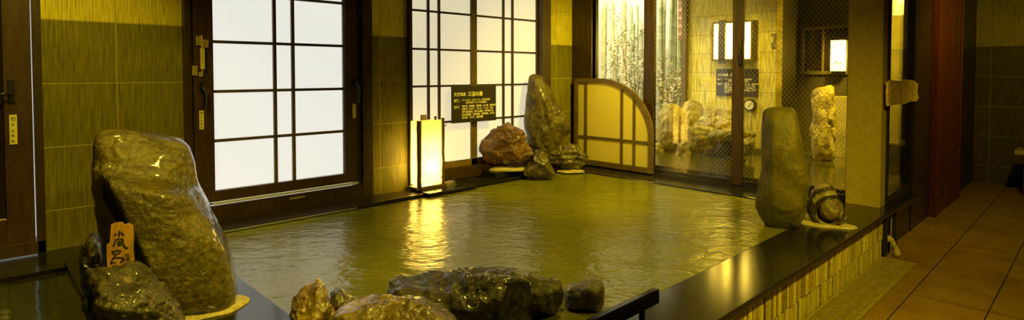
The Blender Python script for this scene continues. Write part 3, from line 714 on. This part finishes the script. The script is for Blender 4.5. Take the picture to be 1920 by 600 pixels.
# ================================================================== INDOOR THINGS
# arched screen
XA = 5.40
asn = thing('arched_screen', 'quarter round paper screen with brown frame at the corner of the glass wall', 'screen', (XA, 3.95, ZC))
Y0, Y1, Z0, Z1 = 4.495, 3.405, .385, 1.412; YC = 4.12               # the arch starts here
def arc(y_in, z_in, n=22):
    ry, rz = YC-y_in, z_in-(Z0+.40)
    return [(YC-ry*math.sin(t), Z0+.40+rz*math.cos(t)) for t in [math.pi/2*i/n for i in range(n+1)]]
fw = .05
def frame_strip(mb, outer, inner, x0, x1):
    n = len(outer)
    for i in range(n-1):
        q = [outer[i], outer[i+1], inner[i+1], inner[i]]
        mb.prism([(x0, a, c) for a, c in q], (x1-x0, 0, 0))
b = MB(); outer = [(Y0, Z1)]+arc(Y1, Z1)+[(Y1, Z0)]; inner = [(Y0, Z1-fw)]+arc(Y1+fw, Z1-fw)+[(Y1+fw, Z0)]
frame_strip(b, outer, inner, XA-.02, XA+.02)
b.box(XA-.02, XA+.02, Y0-.05, Y0, Z0, Z1-fw, .002); b.box(XA-.02, XA+.02, Y1+fw, Y0-.05, Z0, Z0+.06, .002)
b.build('frame', WOODM, asn)
b = MB(); ins = [(Y0-.04, Z1-fw+.005)]+arc(Y1+fw-.005, Z1-fw+.005)+[(Y1+fw-.005, Z0+.05), (Y0-.04, Z0+.05)]
b.prism([(XA+.002, a, c) for a, c in ins], (.006, 0, 0)); b.build('paper', SCREENP, asn)
b = MB()
def ztop(y):
    if y >= YC: return Z1-fw
    ry = YC-(Y1+fw); t = min(1, (YC-y)/ry); return Z0+.40+(Z1-fw-Z0-.40)*math.sqrt(max(0, 1-t*t))
for yv in (4.325, 3.81, 3.645): b.box(XA-.012, XA+.012, yv-.014, yv+.014, Z0+.06, ztop(yv)+.01, .002)
b.box(XA-.011, XA+.011, Y1+fw-.01, Y0-.05, .70, .728, .002)
b.build('muntins', WOODM, asn)

# andon lantern by the pool
ay0, ay1 = 4.40, 4.50; ax0 = on_y(782, 290, ay0).x; ax1 = on_y(830, 290, ay0).x
pT = on_y(783, 228, ay0); pB = on_y(800, 348, ay0); zt, zb = pT.z, .42
an = thing('floor_lantern', 'glowing yellow paper floor lantern standing on the pool edge by the tiled wall', 'lantern', ((ax0+ax1)/2, 4.45, ZC))
MB().box(3.02, 3.60, 4.20, 4.58, .372, .398, .006).build('base_slab', BLACKG, an)
MB().box(ax0-.03, ax1+.03, ay0-.03, ay1+.01, .398, .425, .004).build('base', WOODM, an)
s = MB()
for (q0, q1, r0, r1) in ((ax0, ax1, ay0, ay0+.004), (ax0, ax1, ay1-.004, ay1), (ax0, ax0+.004, ay0+.004, ay1-.004), (ax1-.004, ax1, ay0+.004, ay1-.004)): s.box(q0, q1, r0, r1, .44, zt)
s.build('lamp_shade', LAMPP, an)
rr = random.Random(2)
def post(px, w, z1, nm='post'):
    c = on_y(px, 290, ay0-.02)
    pts = [(c.x+rr.uniform(-.003, .003), ay0-.016+rr.uniform(-.002, .002), .40+(z1-.40)*i/8) for i in range(9)]
    return MB().tube(pts, [w*rr.uniform(.9, 1.1) for i in range(9)], 10).build('post', WOODM, an, True)
post(786.5, .022, zt+.005); 
p = post(831, .015, zt+.02)
c = on_y(831, 250, ay0-.02)
for z, s1 in ((zt-.06, 1), (.62, 1), (.50, -1)): MB().tube([(c.x, ay0-.016, z), (c.x+.035*s1, ay0-.03, z+.012*s1)], [.006, .004], 6).build('twig', WOODM, p, True)
MB().tube([(ax1-.01, ay1, .40), (ax1-.01, ay1, zt+.03)], .012, 8).build('post', WOODM, an, True)
c2 = on_y(795, 225, ay1); MB().box(c2.x-.03, c2.x+.03, ay1-.002, ay1+.015, .40, zt+.05, .003).build('post', WOODM, an)
rock('stone', 'fist sized wet stone beside the foot of the glowing floor lantern', R_OLIVE, [(831,352),(833,342),(842,338),(853,339),(859,347),(857,356),(838,358)], (3.62, 4.24), .06, .398, seed=77, amp=.01, freq=20, ico=4)

# --- left boulder group
def smst(a, b_, x): t = max(0, min(1, (x-a)/(b_-a))); return t*t*(3-2*t)
def bould_extra(px, py):
    # shelf: upper head sits back, lower lobe bulges towards the pool
    if px < 300: ys = 300+(px-180)*.20
    else: ys = 324+(px-300)*.22
    s_ = smst(-3, 17, py-ys)
    xl = 196+max(0, py-310)*.50
    l_ = smst(-5, 18, px-xl)
    return .115*s_*l_ - .035*(1-s_)
rock('boulder', 'huge smooth golden brown boulder on the coping left of the pool', R_BOULD,
     [(176,292),(174,267),(180,252),(191,245),(222,241),(265,247),(308,255),(339,262),(356,272),(364,298),(368,329),(380,360),(401,403),(423,446),(435,483),(443,526),(444,556),(436,576),(395,584),(340,590),(280,590),(225,560),(200,500),(184,434),(178,397),(174,347),(172,310)],
     (.79, 3.12), .23, ZC, seed=3, amp=.010, freq=5, cuts=2, cutd=.9, ico=6, boxy=.72, extra=bould_extra, fl=.02)
bo = bpy.data.objects['boulder']
pad('mortar_bed', MORTAR, bo, (.80, 2.96, ZC), .20, .17, .022, 4.2, -.3)
rock('base_rock', 'craggy dark wet rock holding the wooden plaque at the lower left', R_DARK,
     [(166,580),(165,545),(172,520),(188,510),(215,508),(247,507),(278,511),(302,530),(327,564),(348,600),(350,632),(300,640),(200,640),(168,620)],
     (.46, 2.63), .17, ZC, group='craggy dark rocks at the foot of the boulder', seed=8, amp=.03, freq=9, cuts=9, cutd=.82, ico=6, boxy=.75, ridge=.05)
rock('base_rock', 'small craggy dark rock tucked behind the left foot of the huge boulder', R_DARK,
     [(153,530),(152,500),(154,470),(162,444),(176,436),(190,446),(198,480),(200,530),(190,548),(165,548)],
     (.50, 3.40), .11, ZC, group='craggy dark rocks at the foot of the boulder', seed=9, amp=.02, freq=12, cuts=7, ico=5, ridge=.04)
# plaque
pl = [(205.6,454),(208,421),(214,418),(227,416.5),(231,421),(240,419),(249,424),(250,446),(248.5,465),(250.5,488),(250.5,514),(225,512),(201,509),(199.5,480),(199.5,459)]
bs = Vector((.472, 2.76, 0)); n = Vector((.33, .94, -.12)).normalized()
PP = []
for q in pl:
    d = ray(*q); t = n.dot(bs+Vector((0, 0, .85))-CAM)/n.dot(d); PP.append(CAM+d*t)
pq = thing('wooden_plaque', 'varnished wooden plaque with black brush characters leaning on the dark rock', 'sign', PP[12])
MB().prism(PP, n*.028, .003).build('board', PLAQ, pq)
xd = Vector((n.y, -n.x, 0)).normalized(); yd = n.cross(xd)*-1
if yd.z < 0: yd = -yd
def at_pl(x, y): d = ray(x, y); t = n.dot(PP[0]-CAM)/n.dot(d); return CAM+d*t
og = at_pl(224, 465) - n*.0012
s_ = (at_pl(224, 440)-at_pl(224, 465)).length/25.0                # metres per pixel on the plaque
def stroke(mb, pts, ws):
    """brush stroke: polyline in photo pixels with widths, as a flat ribbon on the board"""
    P = [at_pl(*q) - n*.0014 for q in pts]; L = []; R = []
    for i, p in enumerate(P):
        t = (P[min(i+1, len(P)-1)]-P[max(i-1, 0)]).normalized(); sd = t.cross(n).normalized(); w = ws[i]*s_*.5
        L.append(p+sd*w); R.append(p-sd*w)
    for i in range(len(P)-1): mb.prism([L[i], L[i+1], R[i+1], R[i]], n*.001)
b = MB()
def cv(x, y): return (190+x/5.453, 410+y/5.453)
def bs_(pts, ws): stroke(b, [cv(*q) for q in pts], ws)
bs_([(182,122),(184,160),(180,192)], [2.4, 3.2, 2.2]); bs_([(135,172),(150,162),(160,152)], [3.0, 3.4, 2.2]); bs_([(212,130),(206,150),(222,166),(236,172)], [2.2, 3.0, 3.2, 2.4])
bs_([(150,208),(140,245),(122,286)], [2.4, 3.0, 3.2]); bs_([(150,214),(190,208),(224,212)], [2.2, 2.6, 3.0]); bs_([(222,212),(222,250),(238,290),(262,304),(276,292)], [3.0, 3.0, 3.6, 4.2, 2.6])
bs_([(168,232),(172,280)], [1.8, 2.0]); bs_([(170,232),(204,230),(204,272)], [1.6, 2.2, 2.0]); bs_([(170,278),(206,272)], [1.8, 1.8]); bs_([(186,222),(188,282)], [1.6, 1.8]); bs_([(170,256),(204,252)], [1.4, 1.4])
bs_([(112,330),(124,366)], [3.6, 3.2]); bs_([(120,338),(160,326),(198,330),(190,352)], [2.4, 2.8, 4.0, 3.0]); bs_([(126,366),(160,360),(192,352)], [2.8, 2.6, 2.4])
bs_([(150,368),(126,398),(104,440),(100,466)], [2.0, 2.8, 3.4, 3.4]); bs_([(112,412),(160,398),(212,402),(226,414),(214,436),(192,450)], [2.2, 2.6, 4.2, 4.8, 4.2, 2.8]); bs_([(108,458),(132,448),(150,446)], [3.2, 2.4, 1.8])
b.build('lettering', INK, pq)
b = MB()
def side(x, y0, y1): stroke(b, [cv(x, y0), cv(x, y1)], [.6, .6])
side(238, 362, 520); side(288, 362, 520); bs_([(238, 362), (288, 360)], [.6, .6]); bs_([(238, 520), (288, 520)], [.6, .6])
b.build('border_line', INKB, pq)
yy = 0; LT = []
for chx in '三州の湯': LT.append((chx, 0, -yy, 7.2*s_, .0003)); yy += 6.9*s_
text_part('small_lettering', LT, INK, pq, at_pl(*cv(244, 398)) - n*.0015, xd, yd, .0004)

# --- front rocks in the water
ZW = .34
rock('pool_rock', 'pointed amber brown wet rock at the bottom left of the front rocks', R_GOLD, [(538,600),(541,585),(547,570),(562,550),(581,535),(596,527),(609,537),(619,554),(622,575),(632,600),(640,640),(545,640)], (1.13, 2.36), .13, ZW, group='wet rocks at the near end of the pool', seed=51, amp=.02, freq=9, cuts=9, cutd=.8, ico=6, ridge=.035)
rock('pool_rock', 'small brown wet rock peeking out right of the pointed rock', R_DARK, [(618,560),(620,552),(629,546),(644,548),(660,560),(672,570),(672,600),(620,600)], (1.25, 2.36), .08, ZW, group='wet rocks at the near end of the pool', seed=52, amp=.012, freq=14, cuts=7, cutd=.8, ico=5)
rock('pool_rock', 'low flat amber wet rock at the bottom centre in front of the long dark rock', R_GOLD, [(605,640),(612,594),(628,576),(642,569),(687,565),(733,560),(771,560),(800,567),(825,579),(846,587),(860,600),(866,640),(800,660),(640,660)], (1.20, 1.90), .13, ZW, group='wet rocks at the near end of the pool', seed=53, amp=.018, freq=9, cuts=9, cutd=.82, ico=6, ridge=.03, boxy=.85)
rock('pool_rock', 'long dark wet rock rising from the pool at the bottom centre', R_DARK, [(721,566),(720,546),(733,531),(750,524),(792,523),(842,520),(871,514),(900,510),(942,508),(967,510),(985,517),(996,537),(1001,567),(1000,600),(985,624),(860,630),(745,624)], (1.62, 2.02), .17, ZW, group='wet rocks at the near end of the pool', seed=54, amp=.025, freq=9, cuts=9, cutd=.83, ico=6, ridge=.04, boxy=.7)
rock('pool_rock', 'dark wet rock close behind the right end of the long dark rock', R_DARK, [(960,540),(972,522),(990,517),(1017,520),(1042,525),(1051,537),(1052,567),(1044,585),(1010,594),(965,590)], (1.93, 1.84), .10, ZW, group='wet rocks at the near end of the pool', seed=55, amp=.018, freq=11, cuts=8, cutd=.8, ico=5, ridge=.03, boxy=.65)
rock('pool_rock', 'small block shaped brown rock alone in the water near the handrail', R_OLIVE, [(1058,560),(1059,546),(1068,536),(1092,529),(1112,524),(1128,528),(1133,537),(1132,560),(1127,577),(1085,583),(1064,578)], (2.13, 1.73), .085, ZW, group='wet rocks at the near end of the pool', seed=56, amp=.008, freq=12, cuts=5, cutd=.72, ico=5, boxy=.5)

# --- corner rocks
rock('tall_rock', 'tall pointed brown rock slab standing in the far corner of the pool', R_OLIVE, [(989,160),(992,143),(999,137),(1014,140),(1021,147),(1030,164),(1045,190),(1059,215),(1068,233),(1069,245),(1058,262),(1050,285),(1040,296),(1000,297),(988,275),(985,241),(984,215),(986,186)], (4.72, 4.40), .13, .42, seed=61, amp=.014, freq=6, cuts=6, cutd=.8, ico=6, ridge=.01, strata=((.7, -.55, .35), 55, .004))
rr1 = rock('corner_rock', 'rust brown lumpy rock left of the tall corner rock', R_RED, [(899,286),(900,275),(908,263),(918,255),(921,246),(935,235),(948,230),(964,235),(977,246),(986,263),(996,278),(997,292),(988,305),(953,309),(924,310),(910,300)], (4.16, 4.42), .16, .452, group='rocks beside the tall corner rock', seed=62, amp=.03, freq=9, cuts=8, cutd=.82, ico=6, ridge=.045)
pad('mortar_bed', MORTARW, rr1, (4.15, 4.37, .452), .18, .085, .035, 2.2, -.75)
rr2 = rock('corner_rock', 'low layered brown rock right of the tall corner rock', R_OLIVE, [(1029,290),(1034,280),(1045,272),(1063,269),(1080,272),(1093,281),(1101,292),(1099,308),(1086,317),(1056,315),(1033,305)], (4.90, 4.19), .095, ZC, group='rocks beside the tall corner rock', seed=63, amp=.02, freq=11, cuts=7, ico=6, ridge=.03, strata=((.2, .1, .97), 110, .006))
pad('mortar_bed', MORTARW, rr2, (4.91, 4.14, ZC), .16, .07, .03, 6.2, -.75)
sr = rock('spring_rock', 'small wet cone shaped rock where hot spring water wells into the pool', R_OLIVE, [(1000,291),(1006,281),(1017,282),(1026,296),(1033,310),(1042,326),(1030,332),(990,332),(979,326),(992,304)], (4.37, 4.13), .10, ZW, seed=64, amp=.02, freq=14, cuts=6, ico=5, ridge=.03)

# --- right stones
def tall_extra(px, py): return .02*smst(1450, 1438, px)*-1 + .015*math.sin(py*.03)
rock('tall_stone', 'tall smooth olive stone with a flat top on the right coping', R_GREYT, [(1429,222),(1431,206),(1440,201),(1465,200),(1482,200),(1491,206),(1496,225),(1502,260),(1510,295),(1515,325),(1519,350),(1513,380),(1508,405),(1498,424),(1465,432),(1438,427),(1425,408),(1415,385),(1420,355),(1427,310),(1427,250)], (4.28, 1.66), .16, ZW, seed=71, amp=.008, freq=6, cuts=3, cutd=.86, ico=6, boxy=.55, extra=tall_extra)
k = NT('ringed_petrified_stone'); x_, y_, z_, v = k.xyz('obj')
nx = k.math('ADD', k.math('MULTIPLY', x_, .30), k.math('MULTIPLY', y_, -.95))
du = k.math('SUBTRACT', nx, .035); dz = k.math('SUBTRACT', z_, .125)
rad = k.math('SQRT', k.math('ADD', k.math('MULTIPLY', du, du), k.math('MULTIPLY', dz, dz)))
rad = k.math('ADD', rad, k.math('MULTIPLY', k.math('SUBTRACT', k.noise(v, 18, 4), .5), .03))
colr = k.ramp(k.math('MULTIPLY', rad, 5.2), [(0, (.22, .17, .04)), (.36, (.16, .12, .03)), (.43, (.035, .025, .008)), (.52, (.05, .035, .01)), (.56, (.33, .28, .09)), (.64, (.30, .24, .07)), (.70, (.03, .02, .007)), (.80, (.05, .035, .01)), (.84, (.36, .30, .10)), (1, (.30, .25, .08))])
fn = k.noise(v, 70, 5); h = k.math('ADD', fn, colr)
k.bsdf(colr, .4, k.bump(h, .6, .012), 0, .5); RING = k.m
def ring_extra(px, py):
    r_ = math.hypot((px-1556), (py-388)*1.05); return .035*(1-smst(16, 22, r_)) + .02*math.exp(-((r_-28)/4)**2) - .01
shr = rock('ringed_rock', 'rounded ringed rock like a sliced log beside the tall olive stone', RING, [(1507,412),(1510,385),(1517,365),(1527,352),(1545,345),(1560,351),(1572,368),(1582,388),(1588,410),(1582,420),(1545,425),(1515,420)], (4.58, 1.43), .11, ZC, seed=72, amp=.014, freq=14, cuts=4, cutd=.86, ico=6, boxy=.7, extra=ring_extra, ridge=.01)
pad('mortar_bed', MORTAR, shr, (4.53, 1.42, ZC), .19, .10, .016, 9.1, -1.25)

# --- handrail
hr = thing('handrail', 'black box section handrail with rounded end at the bottom right of pool', 'handrail', (2.0, 1.41, ZC))
b = MB(); b.box(.9, 2.266, 1.389, 1.422, .438, .502, .006); b.build('rail', simple('glossy_black_bar', (.004, .003, .002), .14, .3, 30, .02, spec=.6), hr)
for xx in (2.15, 1.2): MB().tube([(xx, 1.405, ZC), (xx, 1.405, .44)], .014, 12).build('post', DARKM, hr)

# --- water spout at the end of the basin
ws = thing('water_spout', 'dark spout notch in the pool side pouring a stream of water', 'spout', (5.36, 1.23, .15))
b = MB(); b.box(5.31, 5.325, 1.20, 1.262, .02, .334, .002); b.box(5.40, 5.415, 1.20, 1.262, .02, .334, .002); b.box(5.325, 5.40, 1.24, 1.262, .02, .334)
b.build('channel', DARKM, ws)
b = MB(); b.box(5.325, 5.40, 1.17, 1.25, .13, .145, .003); b.build('lip', BRASS, ws)
pts = [(5.36, 1.215-.012*i-.0*i, .155-.0026*i*i) for i in range(8)]
k = NT('clear_water_stream'); tr = k.n('BsdfTransparent'); gl = k.n('BsdfPrincipled'); k.set(gl.inputs['Base Color'], (.8, .7, .3, 1)); k.set(gl.inputs['Roughness'], .08); mx = k.n('MixShader'); k.set(mx.inputs[0], .3); k.t.links.new(tr.outputs[0], mx.inputs[1]); k.t.links.new(gl.outputs[0], mx.inputs[2]); k.t.links.new(mx.outputs[0], k.out.inputs[0])
MB().tube(pts, [.022, .024, .024, .022, .021, .02, .02, .022], 12).build('water_stream', k.m, ws, True)

# --- drain grating
dg_ = thing('drain_grating', 'long ribbed drain grating in the floor along the pool side', 'grating', (4, 1.1, 0))
b = MB(); b.box(2.2, 5.28, 1.0, 1.018, 0, .014, .002); b.box(2.2, 5.28, 1.212, 1.23, 0, .014, .002); b.box(5.262, 5.28, 1.018, 1.212, 0, .014, .002); b.box(2.2, 2.218, 1.018, 1.212, 0, .014)
GRT = simple('wet_grating_resin', (.24, .195, .03), .25, .2, 30, .05)
b.build('frame', GRT, dg_)
b = MB(); xx = 2.225
while xx < 5.255: b.box(xx, xx+.013, 1.018, 1.212, .001, .011); xx += .021
b.box(2.218, 5.262, 1.05, 1.06, .001, .009); b.box(2.218, 5.262, 1.11, 1.12, .001, .009); b.box(2.218, 5.262, 1.17, 1.18, .001, .009)
b.build('ribs', GRT, dg_)

# ================================================================== LIGHT
YEL = (1.0, .77, .07)
def light(name, typ, loc, power, color=YEL, size=.1, tgt=None, spot=None, blend=.6, shape=None, sy=None):
    l = bpy.data.lights.new(name, typ); l.energy = power; l.color = color
    if typ in ('POINT', 'SPOT'): l.shadow_soft_size = size
    if typ == 'AREA':
        l.size = size
        if sy: l.shape = 'RECTANGLE'; l.size_y = sy
    if typ == 'SPOT': l.spot_size = math.radians(spot); l.spot_blend = blend
    o = bpy.data.objects.new(name, l); COL.objects.link(o); o.location = loc
    if tgt is not None:
        o.rotation_euler = (Vector(tgt)-Vector(loc)).to_track_quat('-Z', 'Y').to_euler()
    return o
# bulbs in the lamps
light('lantern_bulb', 'POINT', ((ax0+ax1)/2+.02, (ay0+ay1)/2, .60), 62, (1, .85, .48), .04)
light('wall_lamp_bulb', 'POINT', (7.415, 3.40, 1.86), 60, (1, .84, .30), .05)
light('leaf_lantern_bulb', 'POINT', (8.11, 2.38, 1.70), 4, (1, .84, .25), .03)
light('sconce_bulb', 'POINT', (8.14, 1.73, 2.35), 10, (1, .84, .22), .03)
# ceiling downlights
for i, (x, y, tx, ty, tz, p, sz) in enumerate([(.95, 1.5, .8, 3.0, .5, 230, 60), (2.3, 2.1, 2.2, 1.9, .3, 90, 100), (.6, -.9, .78, 3.0, .7, 150, 40), (4.4, 2.7, 5.2, 3.7, .7, 300, 120), (.3, 3.2, .3, 4.6, .6, 100, 95), (3.1, -.2, 3.9, 1.6, .4, 330, 90), (6.6, .2, 8.0, .5, .6, 100, 140)]):
    light('downlight', 'SPOT', (x, y, 2.70), p, YEL, .06, (tx, ty, tz), sz, .8)
light('outdoor_downlight', 'SPOT', (6.5, 3.2, 2.7), 130, (1, .83, .25), .08, (7.2, 3.4, .6), 105, .8)
light('passage_fill_light', 'SPOT', (7.0, 1.66, 2.7), 620, (1, .80, .08), .08, (8.2, 1.64, .95), 74, .5)  # added fill to brighten the passage wall behind the narrow glass
light('garden_fill_light', 'SPOT', (6.3, 5.6, 3.6), 300, (1, .96, .82), .15, (8.0, 5.3, 1.4), 110, .8)  # unseen fill, added to lift and whiten the bamboo and leaves

w = bpy.data.worlds.new('sky'); SC.world = w; w.use_nodes = True
bg = w.node_tree.nodes['Background']; bg.inputs[0].default_value = (1.0, .98, .86, 1); bg.inputs[1].default_value = 3.0

SC.view_settings.view_transform = 'Standard'; SC.view_settings.look = 'None'; SC.view_settings.gamma = 1; SC.view_settings.exposure = 0
SC.view_settings.use_curve_mapping = False
